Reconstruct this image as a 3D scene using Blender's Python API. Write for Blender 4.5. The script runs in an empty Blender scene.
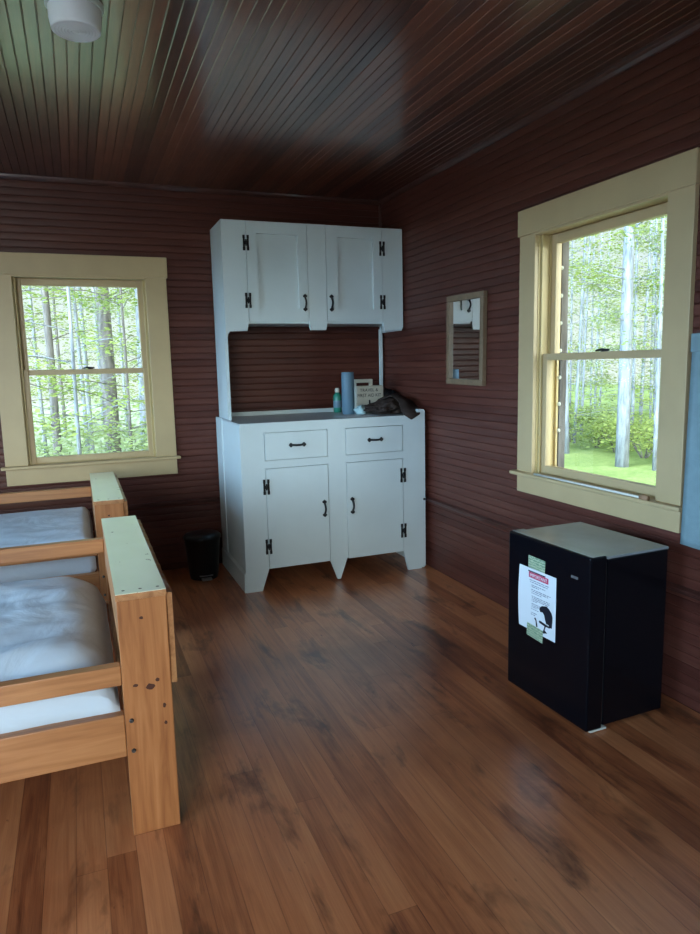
import bpy, bmesh, math, random
from mathutils import Vector, Matrix, noise
random.seed(7)
S = bpy.context.scene
COL = S.collection
PI = math.pi
R = math.radians

# ------------------------------------------------------------------ room numbers
XL, XR, YF, YB, HC = -2.35, 2.205, -1.3, 4.85, 2.605
WT = 0.17                                   # wall thickness
PW, PC = 0.0445, 0.0455                     # bead pitch of walls / ceiling

# ------------------------------------------------------------------ materials
def new_mat(name):
    m = bpy.data.materials.new(name); m.use_nodes = True
    nt = m.node_tree
    for n in list(nt.nodes): nt.nodes.remove(n)
    out = nt.nodes.new('ShaderNodeOutputMaterial')
    return m, nt, out

class NB:
    """small node builder"""
    def __init__(s, nt): s.nt = nt
    def n(s, t, ins=None, **props):
        k = s.nt.nodes.new(t)
        for a, v in props.items(): setattr(k, a, v)
        for a, v in (ins or {}).items():
            sock = k.inputs[a]
            if isinstance(v, bpy.types.NodeSocket): s.nt.links.new(v, sock)
            else: sock.default_value = v
        return k
    def math(s, op, a, b=0.0, c=0.0):
        return s.n('ShaderNodeMath', {0: a, 1: b, 2: c}, operation=op).outputs[0]
    def ramp(s, fac, stops):
        k = s.n('ShaderNodeValToRGB', {'Fac': fac}); e = k.color_ramp.elements
        while len(e) < len(stops): e.new(0.5)
        for el, (p, c) in zip(e, stops): el.position = p; el.color = (*c, 1)
        return k.outputs['Color']
    def mix(s, fac, a, b, mode='MIX'):
        k = s.n('ShaderNodeMix', data_type='RGBA', blend_type=mode)
        for sock, v in ((k.inputs[0], fac), (k.inputs[6], a), (k.inputs[7], b)):
            if isinstance(v, bpy.types.NodeSocket): s.nt.links.new(v, sock)
            else: sock.default_value = v if isinstance(v, (int, float)) else (*v[:3], 1)
        return k.outputs[2]
    def noise(s, vec, scale=5, detail=3, rough=.55, dist=0.0):
        return s.n('ShaderNodeTexNoise', {'Vector': vec, 'Scale': scale, 'Detail': detail, 'Roughness': rough, 'Distortion': dist}).outputs['Fac']
    def scale(s, vec, sc, loc=(0, 0, 0)):
        return s.n('ShaderNodeMapping', {'Vector': vec, 'Scale': sc, 'Location': loc}).outputs[0]

def principled(b, out, color, rough=.5, spec=.5, metal=0.0, coat=0.0, coat_rough=.1, normal=None, **kw):
    ins = {'Base Color': color if isinstance(color, bpy.types.NodeSocket) else (*color, 1), 'Roughness': rough, 'Coat IOR': 1.7,
           'Specular IOR Level': spec, 'Metallic': metal, 'Coat Weight': coat, 'Coat Roughness': coat_rough}
    if normal is not None: ins['Normal'] = normal
    ins.update(kw)
    p = b.n('ShaderNodeBsdfPrincipled', ins)
    b.nt.links.new(p.outputs[0], out.inputs[0])
    return p

def paint(name, col, rough=.45, spec=.5, var=.06, scale=6, bump=.0, metal=0.0, coat=0.0):
    m, nt, out = new_mat(name); b = NB(nt)
    co = b.n('ShaderNodeTexCoord').outputs['Object']
    f = b.noise(co, scale, 4)
    c = b.ramp(f, [(.3, [x * (1 - var) for x in col]), (.7, [min(1, x * (1 + var)) for x in col])])
    nrm = None
    if bump:
        nrm = b.n('ShaderNodeBump', {'Height': b.noise(co, scale * 9, 3), 'Strength': bump, 'Distance': .004}).outputs[0]
    principled(b, out, c, rough, spec, metal, coat, normal=nrm)
    return m

def board_wood(name, dark, mid, light, axis_len, axis_board, pitch, rough=.35, var=.3, stain=None, gdark=(.42, .38, .36), coat=.5, spec=.5, coat_rough=.2, wear=None, grain=1.0, groove=None, off=0.0, blen=None):
    """wood in boards: axis_len = index of the direction the boards run, axis_board = index across them"""
    m, nt, out = new_mat(name); b = NB(nt)
    co = b.n('ShaderNodeTexCoord').outputs['Object']
    sep = b.n('ShaderNodeSeparateXYZ', {0: co})
    across = b.math('ADD', sep.outputs[axis_board], off)
    idx = b.math('FLOOR', b.math('DIVIDE', across, pitch))
    rnd = b.n('ShaderNodeTexWhiteNoise', {'W': idx}, noise_dimensions='1D').outputs['Value']
    along = sep.outputs[axis_len]
    if blen:
        seg = b.math('FLOOR', b.math('DIVIDE', b.math('ADD', along, b.math('MULTIPLY', rnd, 7.3)), blen))
        rnd2 = b.n('ShaderNodeTexWhiteNoise', {'W': b.math('ADD', b.math('MULTIPLY', idx, 17.13), seg)}, noise_dimensions='1D').outputs['Value']
    else:
        rnd2 = rnd
    comb = b.n('ShaderNodeCombineXYZ', {0: b.math('MULTIPLY', along, 1.0), 1: b.math('MULTIPLY', across, 14.0), 2: b.math('MULTIPLY', rnd2, 40.0)}).outputs[0]
    g1 = b.noise(comb, 2.2 * grain, 6, .62, .6)
    g2 = b.noise(b.scale(comb, (1.5, 7, 1)), 3.0 * grain, 3, .6)
    f = b.math('ADD', b.math('MULTIPLY', g1, .55), b.math('ADD', b.math('MULTIPLY', g2, .2), b.math('MULTIPLY', rnd2, var)))
    f = b.math('ADD', f, (.3 - var) * .5)
    c = b.ramp(f, [(.32, dark), (.52, mid), (.74, light)])
    if wear:
        w = b.noise(co, wear[1], 4, .6, .3)
        c = b.mix(b.ramp(w, [(wear[2], (0, 0, 0)), (wear[3], (1, 1, 1))]), c, b.mix(1.0, c, wear[0], 'MULTIPLY'))
    if stain:
        sv = b.scale(co, (3.0, .9, 1.0)); sn = b.noise(sv, stain[0], 5, .62, .4)
        c = b.mix(b.ramp(sn, [(stain[1], (0, 0, 0)), (stain[2], (1, 1, 1))]), c, b.mix(1.0, c, (.34, .30, .30), 'MULTIPLY'))
        kn = b.noise(b.scale(co, (34, 9, 1)), 1.0, 3, .6)
        c = b.mix(b.ramp(kn, [(.70, (0, 0, 0)), (.76, (1, 1, 1))]), c, b.mix(1.0, c, (.35, .28, .26), 'MULTIPLY'))
    height = b.math('MULTIPLY', g2, .25)
    if groove:
        fr = b.math('FRACT', b.math('DIVIDE', across, pitch))
        d = b.math('MULTIPLY', b.math('MINIMUM', fr, b.math('SUBTRACT', 1.0, fr)), pitch)
        line = b.ramp(b.math('DIVIDE', d, groove), [(.25, (0, 0, 0)), (1.0, (1, 1, 1))])
        c = b.mix(line, b.mix(1.0, c, gdark, 'MULTIPLY'), c)
        height = b.math('ADD', height, line)
        if blen:
            fs = b.math('FRACT', b.math('DIVIDE', b.math('ADD', along, b.math('MULTIPLY', rnd, 7.3)), blen))
            ds = b.math('MULTIPLY', b.math('MINIMUM', fs, b.math('SUBTRACT', 1.0, fs)), blen)
            l2 = b.ramp(b.math('DIVIDE', ds, groove * .6), [(.3, (0, 0, 0)), (1.0, (1, 1, 1))])
            c = b.mix(l2, b.mix(1.0, c, (.5, .45, .42), 'MULTIPLY'), c)
    nrm = b.n('ShaderNodeBump', {'Height': height, 'Strength': .35, 'Distance': .0016}).outputs[0]
    rr = b.math('ADD', b.math('MULTIPLY', b.noise(co, 4, 3), .14), rough - .07)
    principled(b, out, c, rr, spec, 0, coat, coat_rough, nrm)
    return m

def pine(name, axis, cols, rough=.4):
    m, nt, out = new_mat(name); b = NB(nt)
    co = b.n('ShaderNodeTexCoord').outputs['Object']
    sc = [26, 26, 26]; sc[axis] = 1.6
    g = b.noise(b.scale(co, tuple(sc)), 1.0, 5, .6, .8)
    g2 = b.noise(b.scale(co, tuple(x * 4 for x in sc)), 1.0, 2)
    f = b.math('ADD', b.math('MULTIPLY', g, .8), b.math('MULTIPLY', g2, .2))
    c = b.ramp(f, [(.33, cols[0]), (.5, cols[1]), (.68, cols[2])])
    principled(b, out, c, rough, .45, 0, .15, .25)
    return m

M = {}
M['wall'] = board_wood('dark_beadboard', (.046, .0115, .0078), (.086, .0232, .0152), (.132, .042, .027), 0, 2, PW * 2, rough=.45, var=.16, coat=.06, coat_rough=.35, spec=.28)
M['ceil'] = board_wood('ceiling_beadboard', (.048, .0145, .0095), (.130, .042, .026), (.235, .080, .043), 1, 0, PC * 2, rough=.33, coat=1.0, coat_rough=.15, var=.34, off=-.0155)
M['floor'] = board_wood('floor_boards', (.225, .055, .020), (.500, .158, .056), (.680, .258, .102), 1, 0, .083, rough=.38, coat=.65, coat_rough=.25, var=.24, stain=(2.4, .55, .68), gdark=(.66, .60, .58),
                        wear=((.62, .58, .56), 1.1, .50, .66), groove=.0020, blen=3.1, off=.02)
M['trimwood'] = paint('dark_trim_varnish', (.07, .024, .018), .35, .5, .25, 8, coat=.3)
M['cream'] = paint('cream_window_paint', (.475, .338, .175), .42, .5, .05, 5)
M['creamj'] = paint('cream_jamb_paint', (.47, .34, .145), .42, .5, .06, 5)
M['white'] = paint('white_cabinet_paint', (.59, .655, .655), .38, .5, .03, 4)
M['counter'] = paint('grey_counter', (.47, .50, .51), .3, .5, .05, 9)  # one even glossy grey over the counter
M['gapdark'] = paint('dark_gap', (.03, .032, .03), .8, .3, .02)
M['iron'] = paint('black_iron', (.008, .008, .009), .45, .4, .1, 20)
M['pinez'] = pine('pine_upright', 2, [(.27, .088, .026), (.40, .146, .047), (.48, .197, .072)])
M['pinex'] = pine('pine_rail', 0, [(.27, .094, .030), (.40, .154, .052), (.49, .21, .078)])
M['piney'] = pine('pine_side_board', 1, [(.28, .11, .04), (.42, .18, .07), (.52, .25, .105)])
M['knot'] = paint('pine_knot', (.06, .016, .008), .5, .4, .3, 60)
M['boltm'] = paint('dull_steel', (.09, .085, .08), .45, .5, .2, 40, metal=.8)
M['black'] = paint('black_plastic', (.004, .0045, .006), .3, .35, .15, 10)
M['fridgeb'] = paint('black_enamel', (.0025, .003, .005), .22, .25, .1, 14)
M['fridget'] = paint('fridge_top_sheen', (.27, .28, .28), .25, .5, .12, 5)  # window reflection on the black fridge top, put into a grey colour
M['chrome'] = paint('brushed_badge', (.35, .36, .37), .35, .5, .05, 20, metal=.7)
M['paper'] = paint('note_paper', (.72, .76, .80), .7, .3, .02, 6)
M['ink'] = paint('black_ink', (.012, .012, .02), .7, .2, .1)
M['greyink'] = paint('grey_print', (.20, .23, .30), .7, .2, .1)
M['redink'] = paint('red_ink', (.55, .07, .14), .7, .2, .1)
M['frame'] = paint('oak_mirror_frame', (.19, .125, .072), .45, .45, .15, 25)
M['bluecan'] = paint('slate_blue', (.12, .205, .27), .5, .4, .05, 10)
M['green'] = paint('green_liquid_bottle', (.03, .22, .15), .25, .5, .1, 20)
M['kit'] = paint('off_white_plastic', (.66, .64, .54), .4, .5, .04, 10)
M['teal'] = paint('pale_teal_cloth', (.40, .55, .56), .8, .2, .12, 30)
M['bagm'] = paint('dark_brown_cloth', (.035, .021, .016), .7, .3, .3, 25, bump=.5)
M['towel'] = paint('pale_blue_towel', (.20, .28, .30), .9, .1, .06, 30, bump=.4)
M['peg'] = paint('wood_peg', (.36, .20, .11), .5, .4, .2, 40)
M['shade'] = paint('pale_lamp_glass', (.88, .91, .95), .35, .5, .05, 8)
M['grout'] = paint('wall_back', (.10, .07, .05), .8, .2, .05)

# worn pale paint on the bed-end caps
m, nt, out = new_mat('chipped_pale_paint'); b = NB(nt)
co = b.n('ShaderNodeTexCoord').outputs['Object']
w = b.noise(b.scale(co, (9, 4, 9)), 3.2, 5, .65)
base = b.ramp(b.noise(co, 7, 3), [(.3, (.86, .84, .64)), (.7, (.91, .89, .71))])
c = b.mix(b.ramp(w, [(.655, (0, 0, 0)), (.69, (1, 1, 1))]), base, (.30, .23, .15))
principled(b, out, c, .28, .6, coat=1.0, coat_rough=.24); M['cap'] = m
# bed linen
m, nt, out = new_mat('white_sheet'); b = NB(nt)
co = b.n('ShaderNodeTexCoord').outputs['Object']
nrm = b.n('ShaderNodeBump', {'Height': b.noise(b.scale(co, (1, 1.0, 1)), 4.5, 4, .5, 1.2), 'Strength': .4, 'Distance': .02}).outputs[0]
principled(b, out, (.55, .60, .66), .85, .2, normal=nrm); M['sheet'] = m
# green tape with a printed stripe pattern
m, nt, out = new_mat('printed_green_tape'); b = NB(nt)
co = b.n('ShaderNodeTexCoord').outputs['Object']
wv = b.n('ShaderNodeTexWave', {'Vector': co, 'Scale': 30.0, 'Distortion': 6.0, 'Detail': 2.0, 'Detail Scale': 3.0}, bands_direction='Y').outputs['Fac']
principled(b, out, b.ramp(wv, [(.3, (.16, .27, .17)), (.6, (.44, .50, .34))]), .6, .3); M['tape'] = m
# mirror
m, nt, out = new_mat('silvered_glass'); b = NB(nt)
principled(b, out, (.86, .87, .86), .02, .5, 1.0); M['mirror'] = m
# window glass: clear, with a fresnel reflection
m, nt, out = new_mat('window_glass'); b = NB(nt)
fr = b.n('ShaderNodeFresnel', {'IOR': 1.45}).outputs[0]
t = b.n('ShaderNodeBsdfTransparent', {'Color': (.95, .97, .96, 1)}).outputs[0]
g = b.n('ShaderNodeBsdfGlossy', {'Color': (1, 1, 1, 1), 'Roughness': .02}).outputs[0]
mx = b.n('ShaderNodeMixShader', {0: fr, 1: t, 2: g}); nt.links.new(mx.outputs[0], out.inputs[0]); M['glass'] = m
# leaves
def leafmat(name, c1, c2):
    m, nt, out = new_mat(name); b = NB(nt)
    rnd = b.n('ShaderNodeObjectInfo').outputs['Random']
    co = b.n('ShaderNodeTexCoord').outputs['Object']
    f = b.math('ADD', b.math('MULTIPLY', b.noise(co, 2.5, 2), .8), b.math('MULTIPLY', rnd, .25))
    c = b.ramp(f, [(.35, c1), (.7, c2)])
    d = b.n('ShaderNodeBsdfDiffuse', {'Color': c}).outputs[0]
    tr = b.n('ShaderNodeBsdfTranslucent', {'Color': c}).outputs[0]
    mx = b.n('ShaderNodeMixShader', {0: .5, 1: d, 2: tr}); nt.links.new(mx.outputs[0], out.inputs[0])
    return m
M['leaf'] = leafmat('spring_leaves', (.21, .27, .075), (.42, .46, .14))
M['leaf2'] = leafmat('pale_leaves', (.22, .27, .12), (.40, .45, .21))
def bark(name, c1, c2):
    m, nt, out = new_mat(name); b = NB(nt)
    co = b.n('ShaderNodeTexCoord').outputs['Object']
    f = b.noise(b.scale(co, (9, 9, 1.6)), 2, 5, .65)
    principled(b, out, b.ramp(f, [(.35, c1), (.65, c2)]), .9, .2)
    return m
M['barkp'] = bark('pale_bark', (.12, .12, .125), (.27, .27, .28))
M['barkb'] = bark('tan_bark', (.075, .062, .055), (.18, .155, .135))
m, nt, out = new_mat('grass_ground'); b = NB(nt)
co = b.n('ShaderNodeTexCoord').outputs['Object']
f = b.math('ADD', b.math('MULTIPLY', b.noise(co, .8, 5), .5), b.math('MULTIPLY', b.noise(co, 14, 4), .5))
gc = b.ramp(f, [(.3, (.10, .15, .045)), (.5, (.19, .24, .075)), (.7, (.28, .32, .12))])
litter = b.ramp(b.noise(co, 3, 5), [(.3, (.22, .25, .15)), (.7, (.38, .40, .26))])
bounce_yard = b.ramp(b.noise(co, 9, 5), [(.3, (.64, .62, .57)), (.7, (.76, .74, .69))])  # unseen yard, made pale to bounce daylight into the room
yy = b.n('ShaderNodeSeparateXYZ', {0: co}).outputs[1]
yard = b.mix(b.ramp(b.math('ADD', b.math('MULTIPLY', yy, .25), b.math('MULTIPLY', b.noise(co, 1.1, 3), .4)), [(.9, (0, 0, 0)), (1.3, (1, 1, 1))]), bounce_yard, litter)
sx = b.n('ShaderNodeSeparateXYZ', {0: co})
edge = b.math('ADD', b.math('SUBTRACT', 4.6, sx.outputs[0]), b.math('MULTIPLY', b.noise(co, .9, 4), 1.2))
principled(b, out, b.mix(b.ramp(edge, [(.35, (0, 0, 0)), (.65, (1, 1, 1))]), gc, yard), .9, .1); M['grass'] = m

# ------------------------------------------------------------------ mesh helpers
class MB:
    """collects shapes; build() links them as ONE mesh object"""
    def __init__(s): s.v = []; s.f = []; s.mi = []; s.sm = []
    def add(s, vs, fs, mat=0, smooth=False, T=None):
        o = len(s.v)
        s.v += [tuple(T @ Vector(p)) if T is not None else tuple(p) for p in vs]
        for f in fs: s.f.append([i + o for i in f]); s.mi.append(mat); s.sm.append(smooth)
        return s
    def box(s, x0, x1, y0, y1, z0, z1, mat=0, T=None, bev=0.0):
        if bev:
            bm = bmesh.new()
            vs = [bm.verts.new((x, y, z)) for x in (x0, x1) for y in (y0, y1) for z in (z0, z1)]
            for q in ((0, 1, 3, 2), (4, 6, 7, 5), (0, 4, 5, 1), (2, 3, 7, 6), (0, 2, 6, 4), (1, 5, 7, 3)): bm.faces.new([vs[i] for i in q])
            bmesh.ops.recalc_face_normals(bm, faces=bm.faces[:])
            bmesh.ops.bevel(bm, geom=bm.edges[:], offset=bev, segments=2 if bev < .012 else 4, affect='EDGES', profile=.5)
            return s.bm(bm, mat, T, bev > .012)
        v = [(x, y, z) for x in (x0, x1) for y in (y0, y1) for z in (z0, z1)]
        return s.add(v, ((0, 1, 3, 2), (4, 6, 7, 5), (0, 4, 5, 1), (2, 3, 7, 6), (0, 2, 6, 4), (1, 5, 7, 3)), mat, False, T)
    def bm(s, bm, mat=0, T=None, smooth=False):
        bm.verts.index_update()
        vs = [v.co.copy() for v in bm.verts]; fs = [[v.index for v in f.verts] for f in bm.faces]
        bm.free(); return s.add(vs, fs, mat, smooth, T)
    def prism(s, pts, a0, a1, plane='xz', mat=0, T=None):
        """polygon in the given plane, extruded along the third axis from a0 to a1"""
        def p(u, v, w): return {'xz': (u, w, v), 'xy': (u, v, w), 'yz': (w, u, v)}[plane]
        n = len(pts)
        vs = [p(u, v, a0) for u, v in pts] + [p(u, v, a1) for u, v in pts]
        fs = [list(range(n)), list(range(2 * n - 1, n - 1, -1))] + [(i, i + n, (i + 1) % n + n, (i + 1) % n) for i in range(n)]
        return s.add(vs, fs, mat, False, T)
    def lathe(s, prof, seg=32, mat=0, T=None, smooth=True, caps=True):
        vs, fs = [], []
        for r, z in prof:
            for k in range(seg): a = 2 * PI * k / seg; vs.append((r * math.cos(a), r * math.sin(a), z))
        for i in range(len(prof) - 1):
            for k in range(seg):
                k2 = (k + 1) % seg; fs.append((i * seg + k, i * seg + k2, (i + 1) * seg + k2, (i + 1) * seg + k))
        s.add(vs, fs, mat, smooth, T)
        if caps:
            n = len(prof) - 1
            s.add([vs[k] for k in range(seg)], [list(range(seg))[::-1]], mat, False, T)
            s.add([vs[n * seg + k] for k in range(seg)], [list(range(seg))], mat, False, T)
        return s
    def tube(s, pts, rad, seg=8, mat=0, T=None, caps=True):
        pts = [Vector(p) for p in pts]; n = len(pts)
        rad = [rad] * n if isinstance(rad, (int, float)) else rad
        vs, fs = [], []
        ref = Vector((0, 0, 1))
        for i, p in enumerate(pts):
            t = (pts[min(i + 1, n - 1)] - pts[max(i - 1, 0)]).normalized()
            if abs(t.dot(ref)) > .95: ref = Vector((1, 0, 0)) if abs(t.x) < .9 else Vector((0, 1, 0))
            a = t.cross(ref).normalized(); bb = t.cross(a)
            for k in range(seg):
                q = 2 * PI * k / seg; vs.append(p + rad[i] * (math.cos(q) * a + math.sin(q) * bb))
        for i in range(n - 1):
            for k in range(seg):
                k2 = (k + 1) % seg; fs.append((i * seg + k, i * seg + k2, (i + 1) * seg + k2, (i + 1) * seg + k))
        if caps: fs += [list(range(seg))[::-1], list(range((n - 1) * seg, n * seg))]
        return s.add(vs, fs, mat, True, T)
    def build(s, name, mats, parent=None, label=None):
        me = bpy.data.meshes.new(name)
        me.from_pydata(s.v, [], s.f)
        mats = mats if isinstance(mats, (list, tuple)) else [mats]
        for mm in mats: me.materials.append(mm)
        me.polygons.foreach_set('material_index', s.mi); me.polygons.foreach_set('use_smooth', s.sm)
        bm = bmesh.new(); bm.from_mesh(me); bmesh.ops.recalc_face_normals(bm, faces=bm.faces[:]); bm.to_mesh(me); bm.free()
        me.update()
        o = bpy.data.objects.new(name, me); COL.objects.link(o)
        if parent is not None: o.parent = parent
        if label: o['label'] = label
        return o

def tag(o, label, cat, group=None, kind=None):
    o['label'] = label; o['category'] = cat
    if group: o['group'] = group
    if kind: o['kind'] = kind
    return o
def thing(name, label, cat, loc=(0, 0, 0), rz=0, group=None):
    o = bpy.data.objects.new(name, None); COL.objects.link(o); o.empty_display_size = .1
    o.location = loc; o.rotation_euler = (0, 0, rz)
    return tag(o, label, cat, group)
def struct(o): o['kind'] = 'structure'; return o
def lettering(name, text, size, parent, loc, rot, mat, sx=1.0):
    cu = bpy.data.curves.new(name, 'FONT'); cu.body = text; cu.size = size; cu.extrude = .0003; cu.align_x = 'CENTER'; cu.align_y = 'CENTER'
    cu.materials.append(mat)
    tmp = bpy.data.objects.new('tmp', cu); COL.objects.link(tmp); bpy.context.view_layer.update()
    me = bpy.data.meshes.new_from_object(tmp.evaluated_get(bpy.context.evaluated_depsgraph_get()))
    bpy.data.objects.remove(tmp); me.name = name
    o = bpy.data.objects.new(name, me); COL.objects.link(o); o.parent = parent; o.location = loc; o.rotation_euler = rot; o.scale = (sx, 1, 1)
    return o

# ------------------------------------------------------------------ room shell
def bead_profile(a, z, p, phase=0.0, crown=.0007):
    """points (coordinate, depth) of beadboard between a and z; depth > 0 goes into the board"""
    w = 1.0 if crown else .55
    cell = ((0, .0046), (.0012 * w, .0043), (.0034 * w, .0008), (.0065 * w, .0), (p * .5, -crown), (p - .0065 * w, .0), (p - .0034 * w, .0008), (p - .0012 * w, .0043))
    k = math.floor((a - phase) / p) - 1; pts = []
    while k * p + phase <= z + p:
        for u, d in cell:
            q = k * p + phase + u
            if a < q < z: pts.append((q, d))
        k += 1
    return [(a, 0.0)] + pts + [(z, 0.0)]

def wall(name, origin, rz, u0, u1, z0, z1, holes):
    """local x along the wall seen from inside, local y outward; holes = [(ua, ub, za, zb)]"""
    mb = MB()
    rects, cur = [], u0
    for ha, hb, za, zb in sorted(holes):
        rects += [(cur, ha, z0, z1), (ha, hb, z0, za), (ha, hb, zb, z1)]; cur = hb
    rects.append((cur, u1, z0, z1))
    for a, b_, za, zb in rects:
        if b_ - a < .002 or zb - za < .002: continue
        pr = bead_profile(za, zb, PW)
        vs = [(a, d, q) for q, d in pr] + [(b_, d, q) for q, d in pr]; n = len(pr)
        mb.add(vs, [(i, i + n, i + n + 1, i + 1) for i in range(n - 1)], 0)
        mb.box(a - (.2 if a == u0 else 0), b_ + (.2 if b_ == u1 else 0), .006, WT, za - (.1 if za == z0 else 0), zb + (.1 if zb == z1 else 0), 1)
    o = mb.build(name, [M['wall'], M['grout']]); o.location = origin; o.rotation_euler = (0, 0, rz)
    return struct(o)

# window openings: (centre along wall, opening width, z of stool top, z of head underside)
W1 = dict(c=.0765, w=.800, oc=1.072, zs=.812, zh=2.008, ht=2.143, ab=.686)      # back wall
W2 = dict(c=-2.531, w=.830, oc=1.086, zs=.822, zh=2.034, ht=2.163, ab=.710)     # right wall (u = -y)
W3 = dict(c=3.05, w=1.6, oc=1.86, zs=.80, zh=2.04, ht=2.17, ab=.69)             # left wall (u = +y)
W4 = dict(c=.75, w=1.5, oc=1.76, zs=.80, zh=2.04, ht=2.17, ab=.69)              # left wall, nearer the door
def hole(w): return (w['c'] - w['w'] / 2, w['c'] + w['w'] / 2, w['zs'] - .016, w['zh'])
wall('wall_back', (0, YB, 0), 0, XL, XR, 0, HC, [hole(W1)])
wall('wall_right', (XR, 0, 0), -PI / 2, -YB, -YF, 0, HC, [hole(W2)])
wall('wall_left', (XL, 0, 0), PI / 2, YF, YB, 0, HC, [hole(W3), hole(W4)])
DOOR = (.68, 2.12, 0, 2.38)                                                     # opening in the front wall, u = -x
wall('wall_front', (0, YF, 0), PI, -XR, -XL, 0, HC, [DOOR])

# floor and ceiling
mb = MB(); mb.box(XL - .2, XR + .2, YF - .2, YB + .2, -.08, 0)
struct(mb.build('floor', M['floor']))
mb = MB(); pr = bead_profile(XL, XR, PC, .0155, 0.0); n = len(pr)
mb.add([(x, YF, HC + d) for x, d in pr] + [(x, YB, HC + d) for x, d in pr], [(i, i + n, i + n + 1, i + 1) for i in range(n - 1)])
mb.box(XL - .95, XR + .45, YF - .45, YB + .45, HC + .008, HC + .12, 1)  # unseen overhang, lengthened on the left to block sun at the windows
struct(mb.build('ceiling', [M['ceil'], M['grout']]))
# trims: crown strips, wall rails, corner strip
def strip(name, pts): return struct(MB().add(*pts).build(name, M['trimwood']))
def molding(name, axis, a0, a1, prof):
    """prof: (y or x, z) polygon; runs along axis"""
    mb = MB(); mb.prism(prof, a0, a1, 'yz' if axis == 'x' else 'xz'); return struct(mb.build(name, M['trimwood']))
molding('trim_1', 'x', XL, XR, [(YB, HC), (YB - .026, HC), (YB - .022, HC - .012), (YB - .010, HC - .024), (YB, HC - .028)])
molding('trim_2', 'y', YF, YB - .028, [(XR, HC), (XR - .026, HC), (XR - .022, HC - .012), (XR - .010, HC - .024), (XR, HC - .028)])
def rail_prof(w, s): return [(w, .462), (w - s * .012, .462), (w - s * .016, .470), (w - s * .022, .476), (w - s * .024, .486), (w - s * .012, .492), (w, .494)]
molding('trim_3', 'x', XL, .888, rail_prof(YB, 1))
molding('trim_4', 'y', YF, YB - .028, rail_prof(XR, 1))
mb = MB(); mb.box(XR - .018, XR - .001, YB - .018, YB - .001, .0, HC - .03, bev=.005); struct(mb.build('trim_5', M['trimwood']))

def window(n, wall_loc, rz, W, clips=False, lock=True):
    root = bpy.data.objects.new('window_%d' % n, None); COL.objects.link(root); root['kind'] = 'structure'
    root.location = wall_loc; root.rotation_euler = (0, 0, rz)
    c, hw, ho = W['c'], W['w'] / 2, W['oc'] / 2
    zs, zh, ht, ab = W['zs'], W['zh'], W['ht'], W['ab']
    mb = MB()                                              # casing, head, stool, apron
    mb.box(c - ho, c - hw, -.022, .002, zs, zh + .004, bev=.003); mb.box(c + hw, c + ho, -.022, .002, zs, zh + .004, bev=.003)
    mb.box(c - ho - .009, c + ho + .009, -.030, .002, zh + .002, ht, bev=.003)
    mb.box(c - hw - .002, c + hw + .002, -.026, .01, zh - .010, zh + .003, bev=.003)
    mb.build('window_casing', M['cream'], root)
    mb = MB(); mb.box(c - ho - .024, c + ho + .024, -.056, 0.0, zs - .019, zs, bev=.005); mb.box(c - hw, c + hw, -.001, .032, zs - .019, zs)
    mb.build('window_sill', M['cream'], root)
    mb = MB(); mb.box(c - ho, c + ho, -.021, .002, ab, zs - .018, bev=.003); mb.build('apron', M['cream'], root)
    mb = MB()                                              # jamb box with stop beads
    mb.box(c - hw - .02, c - hw + .004, .0, WT + .01, zs - .016, zh + .02); mb.box(c + hw - .004, c + hw + .02, .0, WT + .01, zs - .016, zh + .02)
    mb.box(c - hw, c + hw, .0, WT + .01, zh - .004, zh + .02); mb.box(c - hw, c + hw, .03, WT + .05, zs - .03, zs + .002)
    for sx in (-1, 1):
        e = c + sx * (hw - .004)
        mb.box(min(e, e - sx * .012), max(e, e - sx * .012), .012, .026, zs, zh - .004, bev=.003)
        mb.box(min(e, e - sx * .010), max(e, e - sx * .010), .064, .072, zs, zh - .004)
        mb.box(min(e, e - sx * .016), max(e, e - sx * .016), .112, .124, zs, zh - .004)
    mb.build('window_jamb', M['creamj'], root)
    mb = MB()                                              # outer blind stop, bare wood
    for sx in (-1, 1):
        e = c + sx * (hw - .004); mb.box(min(e, e - sx * .022), max(e, e - sx * .022), .128, .168, zs, zh - .004)
    mb.build('blind_stop', M['barkb'], root)
    zm = zs + (zh - zs) * .495; hw2 = hw - .006
    def sash(name, y0, y1, za, zb, st, rb, rt):
        mb = MB()
        mb.box(c - hw2, c - hw2 + st, y0, y1, za, zb, bev=.003); mb.box(c + hw2 - st, c + hw2, y0, y1, za, zb, bev=.003)
        mb.box(c - hw2 + st, c + hw2 - st, y0, y1, za, za + rb, bev=.003); mb.box(c - hw2 + st, c + hw2 - st, y0, y1, zb - rt, zb, bev=.003)
        s = mb.build(name, M['cream'], root)
        g = MB(); ym = (y0 + y1) / 2; g.add([(c - hw2 + st - .004, ym, za + rb - .004), (c + hw2 - st + .004, ym, za + rb - .004), (c + hw2 - st + .004, ym, zb - rt + .004), (c - hw2 + st - .004, ym, zb - rt + .004)], [(0, 1, 2, 3)])
        g.build('pane', M['glass'], s)
        return s
    low = sash('lower_sash', .028, .062, zs + .003, zm + .017, .040, .040, .034)
    sash('upper_sash', .074, .108, zm - .017, zh - .005, .040, .034, .046)
    if lock:
        mb = MB(); mb.lathe([(.016, 0), (.016, .006), (.008, .012), (.004, .014)], 16, 0, Matrix.Translation((c + .02, .045, zm + .017)))
        mb.tube([(c - .03, .04, zm + .022), (c, .042, zm + .027), (c + .045, .05, zm + .024)], [.004, .006, .005], 8)
        mb.build('sash_lock', M['iron'], low)
    if clips:
        for k in range(7):
            z = zs + .22 + k * .1375
            mb = MB(); T = Matrix.Translation((c - hw + .027, .131, z)) @ Matrix.Rotation(R(90), 4, 'X')
            mb.lathe([(.006, 0), (.010, .003), (.010, .009), (.005, .013)], 12, 0, T)
            mb.build('clip', M['kit'], root)
    return root
window(1, (0, YB, 0), 0, W1)
window(2, (XR, 0, 0), -PI / 2, W2, clips=True)
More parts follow.
